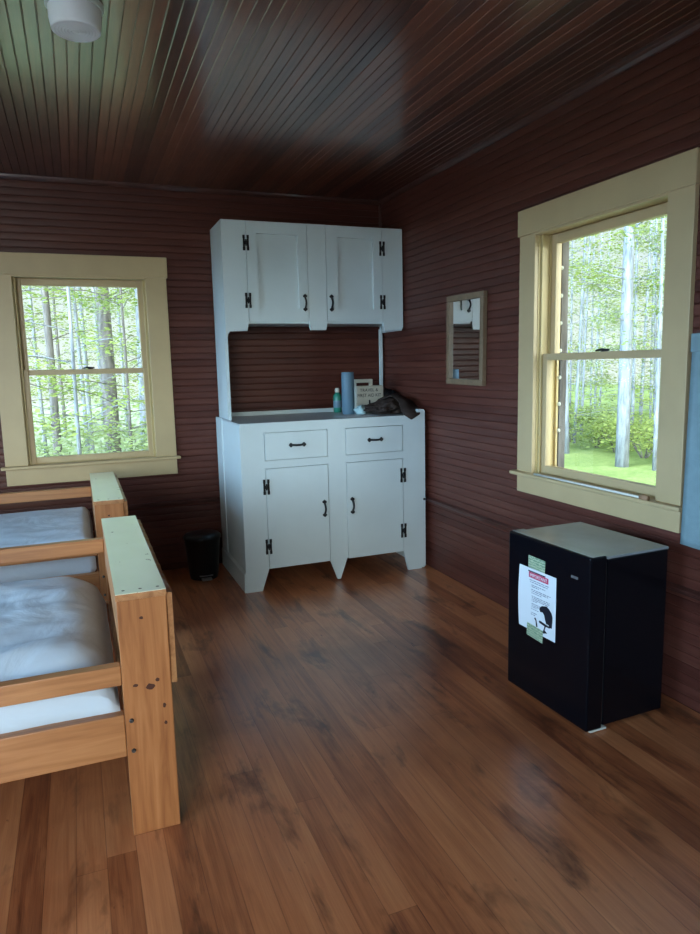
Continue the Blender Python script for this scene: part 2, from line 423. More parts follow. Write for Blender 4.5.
window(3, (XL, 0, 0), PI / 2, W3)
window(4, (XL, 0, 0), PI / 2, W4)
# door frame of the open doorway behind the camera
mb = MB()
mb.box(DOOR[0] - .11, DOOR[0], -.02, .002, 0, 2.38, bev=.003); mb.box(DOOR[1], DOOR[1] + .11, -.02, .002, 0, 2.38, bev=.003)
mb.box(DOOR[0] - .12, DOOR[1] + .12, -.026, .002, 2.38, 2.51, bev=.003)
mb.box(DOOR[0] - .015, DOOR[0] + .004, 0, WT, 0, 2.38); mb.box(DOOR[1] - .004, DOOR[1] + .015, 0, WT, 0, 2.38)
o = mb.build('door_1', M['cream']); o.location = (0, YF, 0); o.rotation_euler = (0, 0, PI); struct(o)

# ------------------------------------------------------------------ hutch cabinet
def arrow_pull(parent, x, y, z, vertical, L=.115, lab=None):
    """black arched pull with spear ends, facing -y"""
    mb = MB(); T = Matrix.Translation((x, y, z))
    if vertical: T = T @ Matrix.Rotation(R(90), 4, 'Y')
    h = L / 2; pts = []
    for k in range(9):
        t = k / 8; u = -h * .62 + t * h * 1.24; pts.append((u, -.006 - .022 * math.sin(PI * t), 0))
    mb.tube(pts, .0068, 8, 0, T)
    for sgn in (-1, 1):
        mb.prism([(sgn * h, 0), (sgn * h * .80, .014), (sgn * h * .66, .013), (sgn * h * .58, .006), (sgn * h * .58, -.006), (sgn * h * .66, -.013), (sgn * h * .80, -.014)], -.008, .0, 'xz', 0, T)
    return mb.build('pull', M['iron'], parent)
def h_hinge(parent, x, y, z, hgt=.078, wid=.038):
    mb = MB(); a = wid / 2; q = hgt / 2; s = wid * .30
    for sx in (-1, 1):
        x0 = x + sx * a; x1 = x + sx * (a - s)
        mb.prism([(x0, z - q), (x1, z - q + .004), (x1, z + q - .004), (x0, z + q)], y - .005, y, 'xz')
        for sz in (-1, 1): mb.box(min(x0, x1) - .0015, max(x0, x1) + .0015, y - .0055, y, z + sz * q - .009 - (.003 if sz > 0 else -.0), z + sz * q + .009 - (.0 if sz > 0 else -.003))
    mb.box(x - a + s * .5, x + a - s * .5, y - .005, y, z - .011, z + .011)
    mb.tube([(x, y - .007, z - .02), (x, y - .007, z + .02)], .005, 8)
    return mb.build('hinge', M['iron'], parent)

hutch = thing('hutch_cabinet', 'tall white painted hutch cabinet with two drawers and four doors in the corner', 'cabinet', (0, 0, 0))
FY, BY = 4.10, 4.828                      # lower front / back planes
UX0, UX1, UY = .921, 2.190, 4.462         # upper cabinet
CT = 1.066                                # counter height
hutch_o = Vector((1.535, 4.46, 0)); hutch.location = hutch_o
def HB(mb, name, mat, parent=None, label=None):
    if parent is None:
        mb.v = [tuple(Vector(p) - hutch_o) for p in mb.v]; return mb.build(name, mat, hutch, label)
    mb.v = [tuple(Vector(p) - hutch_o) for p in mb.v]; return mb.build(name, mat, parent, label)
class HM(MB):
    pass
# lower carcass
mb = MB()
mb.box(.902, .920, FY + .018, BY, 0, CT - .012); mb.box(2.150, 2.166, FY + .018, BY, 0, CT - .012)       # gables
mb.box(.920, 2.150, BY - .012, BY, .12, CT - .012); mb.box(.920, 2.150, FY + .03, BY - .012, .142, .158)  # back, bottom
mb.box(.896, .902, 4.64, BY, .118, CT + .004)                                                    # back stile on the side
mb.prism([(FY + .004, 0), (BY - .0, 0), (BY - .0, .118), (FY + .004, .118)], .890, .902, 'yz')            # plinth board on the side
mb.prism([(.890, .118), (.902, .118), (.902, .135)], FY + .006, BY, 'xz')
HB(mb, 'lower_carcass', M['white'])
mb = MB()                                                                                               # face frame with feet
f0, f1 = FY, FY + .02
mb.prism([(.900, 0), (1.003, 0), (1.050, .138), (1.050, CT - .012), (.900, CT - .012)], f0, f1)
mb.prism([(1.466, .138), (1.513, .008), (1.534, .008), (1.581, .138), (1.589, .150), (1.589, CT - .012), (1.466, CT - .012)], f0, f1)
mb.prism([(2.000, .138), (2.034, 0), (2.136, 0), (2.136, CT - .012), (2.000, CT - .012)], f0, f1)
for a, c_ in ((1.050, 1.466), (1.589, 2.000)):
    mb.box(a, c_, f0, f1, 1.005, CT - .012); mb.box(a, c_, f0, f1, .781, .829)
HB(mb, 'face_frame', M['white'])
mb = MB()                                                                                               # end post that rises above the counter
mb.prism([(2.137, 0.012), (2.168, 0.012), (2.168, 1.088), (2.160, 1.102), (2.122, 1.104), (2.110, 1.094), (2.100, CT), (2.137, CT)], FY + .003, FY + .05)
mb.box(2.137, 2.168, FY + .05, BY, 1.0, 1.098)
HB(mb, 'end_post', M['white'])
mb = MB(); mb.box(2.152, 2.172, FY - .006, FY + .02, .480, .494); HB(mb, 'notch', M['iron'], label='black catch')  # dark block stands in for the notch where the wall rail meets
mb = MB(); mb.box(.902, 2.137, FY + .002, BY, CT - .012, CT, bev=.003); HB(mb, 'countertop', M['counter'], label='grey countertop')
mb = MB(); mb.box(.902, 2.137, FY - .001, FY + .014, CT - .016, CT + .001, bev=.003); HB(mb, 'counter_edge', M['white'])
for i, (a, c_) in enumerate(((1.053, 1.466), (1.590, 1.998))):                                          # drawers
    mb = MB(); mb.box(a + .0015, c_ - .0025, FY - .002, FY + .02, .8315, 1.002, bev=.002)
    mb.box(a + .02, c_ - .02, FY + .02, FY + .40, .84, .98)
    d = HB(mb, 'drawer', M['white']); arrow_pull(d, *(Vector(((a + c_) / 2 + .004, FY - .002, .919)) - hutch_o), False)
for i, (a, c_) in enumerate(((1.051, 1.465), (1.590, 1.999))):                                          # lower doors
    mb = MB(); mb.box(a + .002, c_ - .002, FY - .002, FY + .018, .139, .778, bev=.002)
    d = HB(mb, 'door', M['white'])
    arrow_pull(d, *(Vector(((1.432 if i == 0 else 1.626), FY - .002, .494)) - hutch_o), True)
    for z in (.666, .284): h_hinge(d, *(Vector(((1.053 if i == 0 else 1.998), FY - .001, z)) - hutch_o))
# an added dark board stands in for the shade behind the reveals
mb = MB(); mb.box(.925, 2.145, FY + .024, FY + .03, .16, 1.0); HB(mb, 'gap_shade_board', M['gapdark'], label='dark board standing in for gap shade')
# upper cabinet
mb = MB()
mb.box(UX0 + .004, UX1 - .004, UY + .02, BY, 1.690, 2.330)
mb.prism([(UY + .02, 2.335), (BY, 2.335), (BY, 1.04), (UY + .055, 1.04), (UY + .055, 1.58), (UY + .02, 1.63)], UX0, UX0 + .018, 'yz')
mb.prism([(UY + .02, 2.335), (BY, 2.335), (BY, 1.642), (UY + .02, 1.642)], UX1 - .018, UX1, 'yz')
HB(mb, 'upper_carcass', M['white'])
mb = MB(); g0, g1 = UY, UY + .022
arc = [(.952 + .02 * math.cos(t) + .0, 1.618 + .024 * math.sin(t)) for t in (R(90), R(120), R(150), R(180))]
mb.prism([(UX0, 2.335), (UX0, 1.045), (UX0 + .011, 1.045), (UX0 + .011, 1.60), (.937, 1.625), (.950, 1.640), (1.064, 1.643), (1.076, 1.700), (1.076, 2.335)], g0, g1)
mb.prism([(1.490, 1.690), (1.500, 1.647), (1.609, 1.647), (1.619, 1.690), (1.619, 2.335), (1.490, 2.335)], g0, g1)
rc = [(UX1 - .03 + .03 * math.cos(R(t)), 1.672 + .03 * math.sin(R(t))) for t in (-90, -60, -30, 0)]
mb.prism([(2.034, 2.335), (2.034, 1.700), (2.046, 1.642)] + rc + [(UX1, 2.335)], g0, g1)
mb.box(1.076, 1.490, g0 + .002, g1, 2.3315, 2.335); mb.box(1.619, 2.034, g0 + .002, g1, 2.3315, 2.335)
HB(mb, 'upper_face_frame', M['white'])
for i, (a, c_) in enumerate(((1.079, 1.4875), (1.6215, 2.0315))):
    mb = MB(); z0, z1 = 1.706, 2.3305; st, top, bot = .072, .072, .080  # frame widths of a door
    if i: p0, p1 = 1.705, 1.966
    else: p0, p1 = 1.149, 1.424
    y0, y1 = UY - .002, UY + .018
    for q in ((a, p0, z0, z1), (p1, c_, z0, z1), (p0, p1, z0, z0 + bot), (p0, p1, z1 - top, z1)): mb.box(q[0], q[1], y0, y1, q[2], q[3])
    mb.box(p0 - .002, p1 + .002, y0 + .018, y1 + .004, z0 + bot - .002, z1 - top + .002)
    d = HB(mb, 'door', M['white'])
    arrow_pull(d, *(Vector(((1.463 if i == 0 else 1.651), UY - .002, 1.826)) - hutch_o), True)
    for z in (2.197, 1.836): h_hinge(d, *(Vector(((1.077 if i == 0 else 2.033), UY - .001, z)) - hutch_o))
mb = MB(); mb.box(2.160, 2.186, BY - .02, BY, 1.06, 1.67, bev=.003); HB(mb, 'back_post', M['white'])
mb = MB(); mb.box(.93, 2.186, BY - .02, BY, CT, CT + .028, bev=.003); HB(mb, 'back_rail', M['white'])

# ------------------------------------------------------------------ things on the counter
t = thing('soap_bottle', 'small green bottle with a white cap behind the blue canister', 'bottle', (1.772, 4.715, CT))
mb = MB(); mb.lathe([(.026, 0), (.030, .004), (.030, .118), (.022, .136), (.013, .142), (.013, .150)], 20); mb.build('bottle_body', M['green'], t)
mb = MB(); mb.lathe([(.0302, .035), (.0306, .037), (.0306, .085), (.0302, .087)], 20, caps=False); mb.build('label_band', M['bluecan'], t)
mb = MB(); mb.lathe([(.017, .146), (.0175, .148), (.016, .174), (.012, .178)], 16); mb.build('cap', M['kit'], t, 'white cap')
t = thing('canister', 'tall plain slate blue canister standing on the white cabinet counter', 'canister', (1.768, 4.49, CT))
mb = MB(); mb.lathe([(.041, 0), (.044, .003), (.0445, .27), (.0425, .280)], 32); mb.build('canister_body', M['bluecan'], t)
mb = MB(); mb.lathe([(.0425, .279), (.0445, .281), (.0445, .290), (.040, .2935)], 32); mb.build('lid', M['bluecan'], t)
t = thing('first_aid_kit', 'off-white plastic first aid kit with carry handle and black lettering', 'first aid kit', (1.975, 4.62, CT), R(4))
mb = MB()
mb.box(-.116, .116, -.035, .035, .0, .190, bev=.014)
mb.box(-.116, .116, -.037, .037, .062, .067)
mb.build('case', M['kit'], t)
mb = MB()
mb.box(-.114, -.096, -.014, .014, .17, .236, bev=.006); mb.box(.012, .036, -.014, .014, .17, .236, bev=.006); mb.box(-.114, .036, -.014, .014, .212, .238, bev=.006)
mb.build('handle', M['kit'], t)
mb = MB(); mb.box(-.012, .000, -.041, -.034, .042, .088, bev=.002); mb.build('latch', M['iron'], t, 'black latch')
lettering('lettering', 'TRAVEL &', .031, t, (-.008, -.0356, .158), (R(90), 0, 0), M['ink'], 1.1)
lettering('lettering', 'FIRST AID KIT', .033, t, (-.006, -.0356, .120), (R(90), 0, 0), M['ink'], .96)
# crumpled cloth
def crumple(name, mat, size, seed, amp, loc, label, cat, sub=4, flat=.0, rz=0):
    bm = bmesh.new(); bmesh.ops.create_icosphere(bm, subdivisions=sub, radius=1)
    for v in bm.verts:
        p = v.co.copy(); k = 1 + amp * noise.fractal(p * 1.7 + Vector((seed, 0, 0)), .8, 2.2, 4) + amp * .5 * abs(noise.noise(p * 4 + Vector((0, seed, 0))))
        q = Vector((p.x * size[0], p.y * size[1], p.z * size[2])) * k
        q.z = max(q.z, -size[2] * .55); v.co = q + Vector((0, 0, size[2] * .55))
    mb = MB(); mb.bm(bm, 0, None, True); o = mb.build(name, mat); o.location = loc; o.rotation_euler = (0, 0, rz)
    return tag(o, label, cat)
crumple('rag', M['teal'], (.040, .05, .036), 3.3, .5, (1.835, 4.42, CT), 'small crumpled pale teal rag beside the blue canister', 'rag', 3)
t = thing('cloth_bag', 'slumped dark brown cloth bag with a strap hanging over the counter edge', 'bag', (1.995, 4.36, CT))
bm = bmesh.new(); bmesh.ops.create_icosphere(bm, subdivisions=5, radius=1)
for v in bm.verts:
    p = v.co.copy(); k = 1 + .34 * noise.fractal(p * 1.5 + Vector((1.7, 4, 2)), .8, 2.2, 5) + .16 * abs(noise.noise(p * 5))
    x = p.x * .150 * k; y = p.y * .125 * k; z = p.z * .075 * k
    z *= 1 + .55 * min(1, max(-.9, x / .11)); v.co = Vector((x, y, max(z, -.035) + .036))
mb = MB(); mb.bm(bm, 0, None, True); mb.build('bag_body', M['bagm'], t)
mb = MB(); pts = [(-.02, -.02, .095), (.05, -.06, .125), (.09, -.13, .085), (.085, -.215, .03), (.072, -.266, .004), (.066, -.272, -.028)]
vs, fs = [], []
for i, p in enumerate(pts):
    w_ = (.03, .035, .05, .068, .060, .004)[i]
    vs += [(p[0] - w_, p[1], p[2]), (p[0] + w_, p[1], p[2]), (p[0] + w_, p[1] - .004, p[2] + .006), (p[0] - w_, p[1] - .004, p[2] + .006)]
for i in range(len(pts) - 1):
    for k in range(4): fs.append((i * 4 + k, i * 4 + (k + 1) % 4, i * 4 + 4 + (k + 1) % 4, i * 4 + 4 + k))
fs += [(0, 1, 2, 3), tuple(len(vs) - 4 + k for k in range(4))]
mb.add(vs, fs, 0, True); mb.build('strap', M['bagm'], t)
crumple('black_pouch', M['black'], (.050, .09, .085), 9.1, .35, (2.135, 4.60, CT + .03), 'black pouch slumped behind the brown bag near the right wall', 'pouch', 4)
mb = MB(); mb.box(-.125, .125, -.085, .085, 0, .0012, 0); o = mb.build('paper_sheet', M['paper']); o.location = (1.745, 4.29, CT + .0006); o.rotation_euler = (0, 0, R(5))
tag(o, 'white sheet of paper lying flat on the cabinet counter', 'paper')

# ------------------------------------------------------------------ mirror
t = thing('wall_mirror', 'small wood framed mirror hanging on the dark right wall', 'mirror', (XR - .002, 3.612, 1.540), 0)
t.rotation_euler = (R(1.0), 0, 0)
mb = MB(); hw, hh, fw, th = .208, .268, .034, .030
for a in ((-hw, hw, hh - fw, hh), (-hw, hw, -hh, -hh + fw), (-hw, -hw + fw, -hh + fw, hh - fw), (hw - fw, hw, -hh + fw, hh - fw)):
    mb.box(-th, 0, a[0], a[1], a[2], a[3], bev=.003)
mb.build('mirror_frame', M['frame'], t)
mb = MB(); mb.box(-.014, -.004, -hw + fw - .003, hw - fw + .003, -hh + fw - .003, hh - fw + .003); mb.build('mirror_glass', M['mirror'], t)

# ------------------------------------------------------------------ waste bin
t = thing('waste_bin', 'black plastic pedal bin standing on the floor left of the white cabinet', 'bin', (.715, 4.575, 0))
mb = MB(); mb.lathe([(.092, .0), (.094, .012), (.098, .03), (.118, .272), (.120, .276)], 40); mb.build('bin_body', M['black'], t)
mb = MB(); mb.lathe([(.122, .270), (.126, .276), (.125, .292), (.112, .304), (.06, .310), (.0, .311)], 40, caps=False); mb.build('lid', M['black'], t)
mb = MB(); mb.box(-.034, .034, -.135, -.088, .008, .020, bev=.004); mb.box(-.045, .045, -.104, -.085, .030, .036, bev=.002); mb.build('pedal', M['chrome'], t, 'grey metal pedal')

# ------------------------------------------------------------------ beds
def rounded_slab(L, W, H, seed, amp, rx=.16, ry=.14, keep=.45):
    """mattress under a wrinkled sheet, centred in x and y, bottom at z 0"""
    nx, ny = 96, 56; mb = MB(); vs = []; fs = []
    def top(u, v):
        x, y = (u - .5) * L, (v - .5) * W
        ex = min(1, (L / 2 - abs(x)) / rx); ey = min(1, (W / 2 - abs(y)) / ry)
        e = math.sqrt(max(0, 1 - (1 - ex) ** 2)) * (1 - keep) + keep; e2 = math.sqrt(max(0, 1 - (1 - ey) ** 2)) * (.95 - keep) + .05 + keep
        cr = .72 + .28 * (1 - (2 * v - 1) ** 2) if keep < .6 else .98
        p = Vector((x * 2.2 + y * 1.9, y * 5.5 - x * 2.0, seed))
        wr = noise.fractal(p, .9, 2.1, 3) * amp + (.5 - abs(noise.noise(Vector((x * 2.4 - y * 3.6, (x + y) * .6, seed + 9))))) ** 6 * amp * 22 + abs(noise.noise(Vector((x * 3 + y * 5, y * 9 - x * 9, seed + 5)))) * amp * .5 * min(1, ex + .3)
        return Vector((x, y, H * e * e2 * (.55 + .45 * cr) + wr * min(ex, ey) ** .5))
    for i in range(nx + 1):
        for j in range(ny + 1): vs.append(top(i / nx, j / ny))
    for i in range(nx):
        for j in range(ny): fs.append((i * (ny + 1) + j, (i + 1) * (ny + 1) + j, (i + 1) * (ny + 1) + j + 1, i * (ny + 1) + j + 1))
    border = [i * (ny + 1) for i in range(nx + 1)] + [nx * (ny + 1) + j for j in range(1, ny + 1)] + [i * (ny + 1) + ny for i in range(nx - 1, -1, -1)] + [j for j in range(ny - 1, 0, -1)]
    mb.add(vs, fs, 0, True)
    o = len(mb.v); n = len(border)
    rows = [[vs[k] for k in border]]
    for fz, ex in ((.6, .010), (.25, .010), (.0, -.010)):
        row = []
        for q, k in enumerate(border):
            p = vs[k]; d = Vector((p.x / (L / 2), p.y / (W / 2), 0)); d = Vector((round(d.x) if abs(d.x) > .999 else 0, round(d.y) if abs(d.y) > .999 else 0, 0))
            wob = .004 * noise.noise(Vector((p.x * 7, p.y * 7, fz * 3 + seed)))
            row.append(Vector((p.x, p.y, p.z * fz)) + d * (ex + wob))
        rows.append(row)
    sv = [p for r in rows for p in r]; sf = []
    for r in range(len(rows) - 1):
        for q in range(n): sf.append((r * n + q, r * n + (q + 1) % n, (r + 1) * n + (q + 1) % n, (r + 1) * n + q))
    mb.add(sv, sf, 0, True)
    mb.add(rows[-1], [list(range(n))[::-1]], 0)
    return mb

def bed(y0, y1, label, mlabel, seed, xr=.060, ct=.763, mh=.205, rnd_=(.16, .14, .45), amp=.018):
    W = y1 - y0; X0 = -2.02; o = Vector(((X0 + xr) / 2, (y0 + y1) / 2, 0))
    t = thing('bed', label, 'bed', o, 0, 'pine beds along the left side')
    def B(mb, name, mat, parent=t, lab=None):
        if parent is t: mb.v = [tuple(Vector(p) - o) for p in mb.v]
        return mb.build(name, mat, parent, lab)
    pw = .140
    for (a, front) in ((xr, True), (xr, False), (X0 - pw, True), (X0 - pw, False)):
        mb = MB(); ya, yb_ = (y0, y0 + .042) if front else (y1 - .042, y1)
        mb.box(a, a + pw, ya, yb_, 0, ct - .021, bev=.002)
        p = B(mb, 'post', M['pinez'])
        if front and a == xr:
            for (x, z, r) in ((.018, .372, .0065), (.018, .276, .0065)):
                q = MB(); T = Matrix.Translation(Vector((a + x, ya - .004, z)) - o) @ Matrix.Rotation(R(90), 4, 'X')
                q.lathe([(r, -.004), (r, .0), (r * .7, .002)], 12, 0, T); q.build('bolt', M['boltm'], p, 'dull steel bolt head')
            for (x, z, rx, rz_) in ((.036, .479, .009, .005), (.078, .467, .013, .011), (.100, .485, .006, .006), (.115, .400, .005, .008), (.116, .345, .005, .006), (.066, .684, .006, .005)):
                pts = [(a + x + rx * math.cos(2 * PI * k / 10) * random.uniform(.75, 1.15), z + rz_ * math.sin(2 * PI * k / 10) * random.uniform(.75, 1.15)) for k in range(10)]
                q = MB(); q.prism([(u - o.x, v - o.z) for u, v in pts], ya - .0006 - o.y, ya + .001 - o.y)
                q.build('knot', M['knot'], p, 'dark knot')
    for a in (xr, X0 - pw):
        mb = MB(); mb.box(a - .003, a + pw + .002, y0 - .003, y1 + .003, ct - .021, ct - .001, 2, bev=.002)
        mb.box(a - .002, a + pw + .001, y0 - .002, y1 + .002, ct - .0015, ct)
        for (x, y) in ((.022, .03), (.07, .03), (.120, .03), (.03, .74 * W)):
            mb.lathe([(.005, ct), (.005, ct + .0005)], 8, 1, Matrix.Translation((a + x, y0 + y, 0)))
        B(mb, 'cap', [M['cap'], M['knot'], M['piney']], lab='pale chipped paint cap board')
    # outer side board with a rough upper edge
    for a0, a1, rough in ((xr + pw, xr + pw + .018, True), (X0 - pw - .018, X0 - pw, False)):
        mb = MB(); n = 60; ya, yb_ = y0 + .008, y1 - .01; vs = []; fs = []
        for i in range(n + 1):
            y = ya + (yb_ - ya) * i / n; h = ct - .012 + .006 * noise.noise(Vector((y * 17, 3, seed))) + .003 * noise.noise(Vector((y * 60, 1, seed)))
            vs += [(a0, y, .464), (a1, y, .464), (a1, y, h - .004), (a0, y, h)]
        for i in range(n):
            for k in range(4): fs.append((i * 4 + k, i * 4 + (k + 1) % 4, i * 4 + 4 + (k + 1) % 4, i * 4 + 4 + k))
        fs += [(0, 1, 2, 3), tuple(n * 4 + k for k in range(4))]
        mb.add(vs, fs); B(mb, 'side_board', M['piney'])
    for a0, a1 in ((xr, xr + .018), (X0 - .018, X0)):
        mb = MB(); mb.box(a0, a1, y0 + .043, y1 - .043, .27, .40); mb.box(a0, a1, y0 + .043, y1 - .043, .58, .735); B(mb, 'end_board', M['piney'])
    for nm, ya, za, zb in (('side_rail', y0 + .004, .259, .392), ('guard_rail', y0 + .004, .484, .545), ('side_rail', y1 - .044, .259, .392), ('back_rail', y1 - .044, .620, .682)):
        mb = MB(); mb.box(X0 - .004, xr - .001, ya, ya + .038, za, zb, bev=.003); B(mb, nm, M['pinex'])
    for k in range(9):
        mb = MB(); x = X0 + .12 + k * .225; mb.box(x, x + .09, y0 + .044, y1 - .046, .350, .369); B(mb, 'slat', M['piney'])
    L = xr - .022 - (X0 + .02); Wm = W - .105
    m_ = rounded_slab(L, Wm, mh, seed, amp, *rnd_).build('mattress', M['sheet']); m_.location = ((xr - .022 + X0 + .02) / 2, (y0 + .046 + y1 - .059) / 2, .3705)
    tag(m_, mlabel, 'mattress', 'mattresses under white sheets')
    return t
bed(2.017, 3.135, 'pine bed with knotted end post, nearest the camera', 'mattress with wrinkled white sheet on the nearer pine bed', 2.3)
bed(3.585, 4.615, 'pine bed under the back window, behind the nearer one', 'mattress with smooth pale sheet on the bed under the back window', 8.1, xr=.038, mh=.200, rnd_=(.05, .06, .86), amp=.008)

# ------------------------------------------------------------------ mini fridge
fr = thing('mini_fridge', 'small black refrigerator with a taped paper notice, below the right window', 'refrigerator', (1.687, 1.917, 0), R(1.9))
FW, FH, DT, FD = .488, .689, .078, .388          # local y: width, local x: depth into the room corner
mb = MB(); mb.box(DT + .006, FD, .004, FW - .004, .018, FH - .0155, bev=.004); mb.build('fridge_body', M['fridgeb'], fr)
mb = MB(); mb.box(DT + .004, FD + .002, .001, FW - .001, FH - .015, FH - .004, bev=.004); mb.build('top_sheen', M['fridget'], fr)  # added sheet, its grey standing in for reflected window light
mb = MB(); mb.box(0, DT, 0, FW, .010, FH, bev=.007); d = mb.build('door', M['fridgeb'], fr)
mb = MB(); mb.box(.014, DT - .004, .006, FW - .006, FH - .004, FH + .0012); mb.build('door_top_sheen', M['fridget'], d)  # top of the door painted with the same reflection grey
mb = MB(); mb.box(-.0025, .001, .064, .100, .591, .601, bev=.001); mb.build('badge', M['chrome'], d, 'small silver badge')
mb = MB(); mb.box(DT, DT + .008, .008, FW - .008, .034, FH - .03); mb.build('door_gasket', M['gapdark'], d)
for (x, y) in ((.09, .05), (.09, FW - .05), (FD - .05, .05), (FD - .05, FW - .05)):
    mb = MB(); mb.lathe([(.016, 0), (.018, .004), (.018, .019)], 14, 0, Matrix.Translation((x, y, 0))); mb.build('foot', M['black'], fr)
mb = MB(); mb.box(.02, .10, -.001, .03, .004, .012, bev=.002); mb.build('hinge_plate', M['kit'], fr, 'pale hinge plate')
# notice taped on the door. local frame: u from the left edge as seen (=+y), v down
def notice_T(y, z, x): return Matrix.Translation((x, y, z)) @ Matrix.Rotation(R(-90), 4, 'Z') @ Matrix.Rotation(R(90), 4, 'X')
nt_ = thing('notice', 'white printed notice with a red heading and black bird picture on the fridge door', 'notice')
NW, NH = .228, .264
nt_.matrix_world = fr.matrix_basis @ notice_T(.295, .432, -.0012)          # local x right, local y up, local z out of the door
mb = MB(); n = 14; vs = []; fs = []
for i in range(n + 1):
    for j in range(n + 1):
        x = -NW / 2 + NW * i / n; y = -NH / 2 + NH * j / n
        bow = .004 * math.sin(PI * j / n) * max(0, -x / (NW / 2)) ** 1.5
        vs.append((x - bow * .6, y, bow))
for i in range(n):
    for j in range(n): fs.append((i * (n + 1) + j, (i + 1) * (n + 1) + j, (i + 1) * (n + 1) + j + 1, i * (n + 1) + j + 1))
mb.add(vs, fs, 0, True)
mb.build('sheet', M['paper'], nt_)
def up(u, v): return ((u - .5) * NW, (.5 - v) * NH)
mb = MB(); x0, y0 = up(.27, .150); x1, y1 = up(.80, .060); mb.box(x0, x1, y0, y1, .0003, .0008); mb.build('heading_bar', M['redink'], nt_, 'red heading bar')
lettering('lettering', 'IMPORTANT', .019, nt_, (*up(.535, .108), .001), (0, 0, 0), M['paper'], 1.0)
mb = MB(); x0, y0 = up(.25, .058); x1, y1 = up(.72, .040); mb.box(x0, x1, y0, y1, .0003, .0008); mb.build('heading_rule', M['ink'], nt_, 'black rule')
mb = MB(); rnd = random.Random(5)
for v, u0, u1 in ((.185, .2, .82), (.215, .3, .78), (.26, .2, .72), (.285, .2, .55), (.33, .2, .86), (.355, .2, .8), (.385, .2, .62), (.435, .2, .84), (.46, .2, .85), (.485, .2, .80), (.51, .2, .5), (.555, .2, .60), (.58, .2, .58), (.605, .2, .52), (.64, .2, .55), (.70, .18, .5), (.73, .18, .46)):
    u = u0
    while u < u1:
        w_ = rnd.uniform(.03, .10); x0, y0 = up(u, v + .008); x1, y1 = up(min(u + w_, u1), v - .004); mb.box(x0, x1, y0, y1, .0003, .0006); u += w_ + .018
mb.build('print_lines', M['greyink'], nt_, 'grey lines of small print')
mb = MB()
for v in (.262, .332, .437, .557, .70):
    x, y = up(.11, v); mb = MB(); mb.lathe([(.004, .0003), (.004, .0007)], 10, 0, Matrix.Translation((x, y, 0))); mb.build('bullet_point', M['ink'], nt_)
def up2(px, py): return up((px - 50) / 590, (py + 429 - .468 * (px - 50)) / 978)
mb = MB()
body = [(388, 312), (395, 285), (430, 262), (500, 270), (545, 320), (580, 380), (596, 440), (594, 520), (588, 612), (548, 600), (540, 560), (500, 540), (480, 470), (465, 400), (440, 362), (402, 352)]
mb.prism([up2(*p) for p in body], .0004, .0009, 'xy')
mb.prism([up2(*p) for p in ((385, 492), (400, 488), (480, 540), (560, 590), (555, 612), (470, 575), (390, 520))], .0004, .0008, 'xy')
mb.prism([up2(*p) for p in ((480, 560), (500, 570), (478, 640), (520, 690), (445, 690), (440, 670), (458, 640))], .0004, .0008, 'xy')
mb.prism([up2(*p) for p in ((305, 450), (325, 440), (345, 480), (365, 590), (340, 590), (330, 490))], .0004, .0008, 'xy')
mb.build('bird_picture', M['ink'], nt_, 'black bird picture')
for nm, (ya, za), (yb_, zb), tilt in (('upper', (.350, .616), (.247, .5655), -1.0), ('lower', (.354, .326), (.254, .272), -3.0)):
    mb = MB(); mb.box(-(ya - yb_) / 2, (ya - yb_) / 2, -(za - zb) / 2, (za - zb) / 2, .0006, .0014)
    o = mb.build('tape', M['tape'], nt_); o.location = (.295 - (ya + yb_) / 2, (za + zb) / 2 - .432, .0004); o.rotation_euler = (0, 0, R(tilt))
    o['label'] = 'green printed tape'

# ------------------------------------------------------------------ towel, stick on the sill, ceiling light
t = thing('hanging_towel', 'pale blue towel hanging from a rod on the right wall beside the window', 'towel', (2.150, 1.70, 1.484))
mb = MB(); vs = []; fs = []; nj, ni = 24, 20
for side in (0, 1):
    for j in range(nj + 1):
        for i in range(ni + 1):
            v = j / nj; u = i / ni
            y = (.225 + .018 * v) * (1 - 2 * u)
            z = -.80 * v if v > .02 else .0
            x = (-.012 if side == 0 else .010) + .006 * math.sin(u * 9 + v * 2) * v + (.004 if v < .06 and side == 0 else 0) * -1
            vs.append((x, y + .0, z))
N1 = (nj + 1) * (ni + 1)
for side in (0, 1):
    for j in range(nj):
        for i in range(ni):
            k = side * N1 + j * (ni + 1) + i; fs.append((k, k + 1, k + ni + 2, k + ni + 1))
for j in range(nj):
    for i in (0, ni):
        k = j * (ni + 1) + i; fs.append((k, k + ni + 1, k + ni + 1 + N1, k + N1))
for i in range(ni):
    fs.append((i, i + 1, i + 1 + N1, i + N1)); k = nj * (ni + 1) + i; fs.append((k, k + 1, k + 1 + N1, k + N1))
mb.add(vs, fs, 0, True); mb.build('towel_cloth', M['towel'], t)
mb = MB(); mb.box(-.0165, -.0115, -.228, .230, -.062, .006, bev=.002); mb.build('hem_band', M['towel'], t)
mb = MB()
o = thing('towel_rod', 'dark rod on wall brackets carrying the pale blue towel', 'towel rod', (2.150, 1.70, 1.490))
mb.tube([(0, -.30, 0), (0, .215, 0)], .007, 12); mb.build('rod', M['trimwood'], o)
for y in (-.29, .205):
    mb = MB(); mb.box(-.01, XR - 2.150 - .001, y - .008, y + .008, -.010, .010, bev=.002); mb.build('bracket', M['trimwood'], o)
t = thing('window_stick', 'thin pale stick with a brown wooden end lying on the right window sill', 'stick', (XR - .045, 2.53, W2['zs'] + .006))
mb = MB(); mb.tube([(0, .36, 0), (0, -.36, 0)], .0055, 10); mb.build('rod', M['kit'], t)
mb = MB(); mb.tube([(0, -.36, .002), (0, -.40, .002)], .011, 12); mb.build('end_peg', M['peg'], t, 'brown wooden end')
t = thing('ceiling_light', 'pale round glass drum light with ringed base fixed to the dark ceiling', 'ceiling light', (.0885, 2.615, HC))
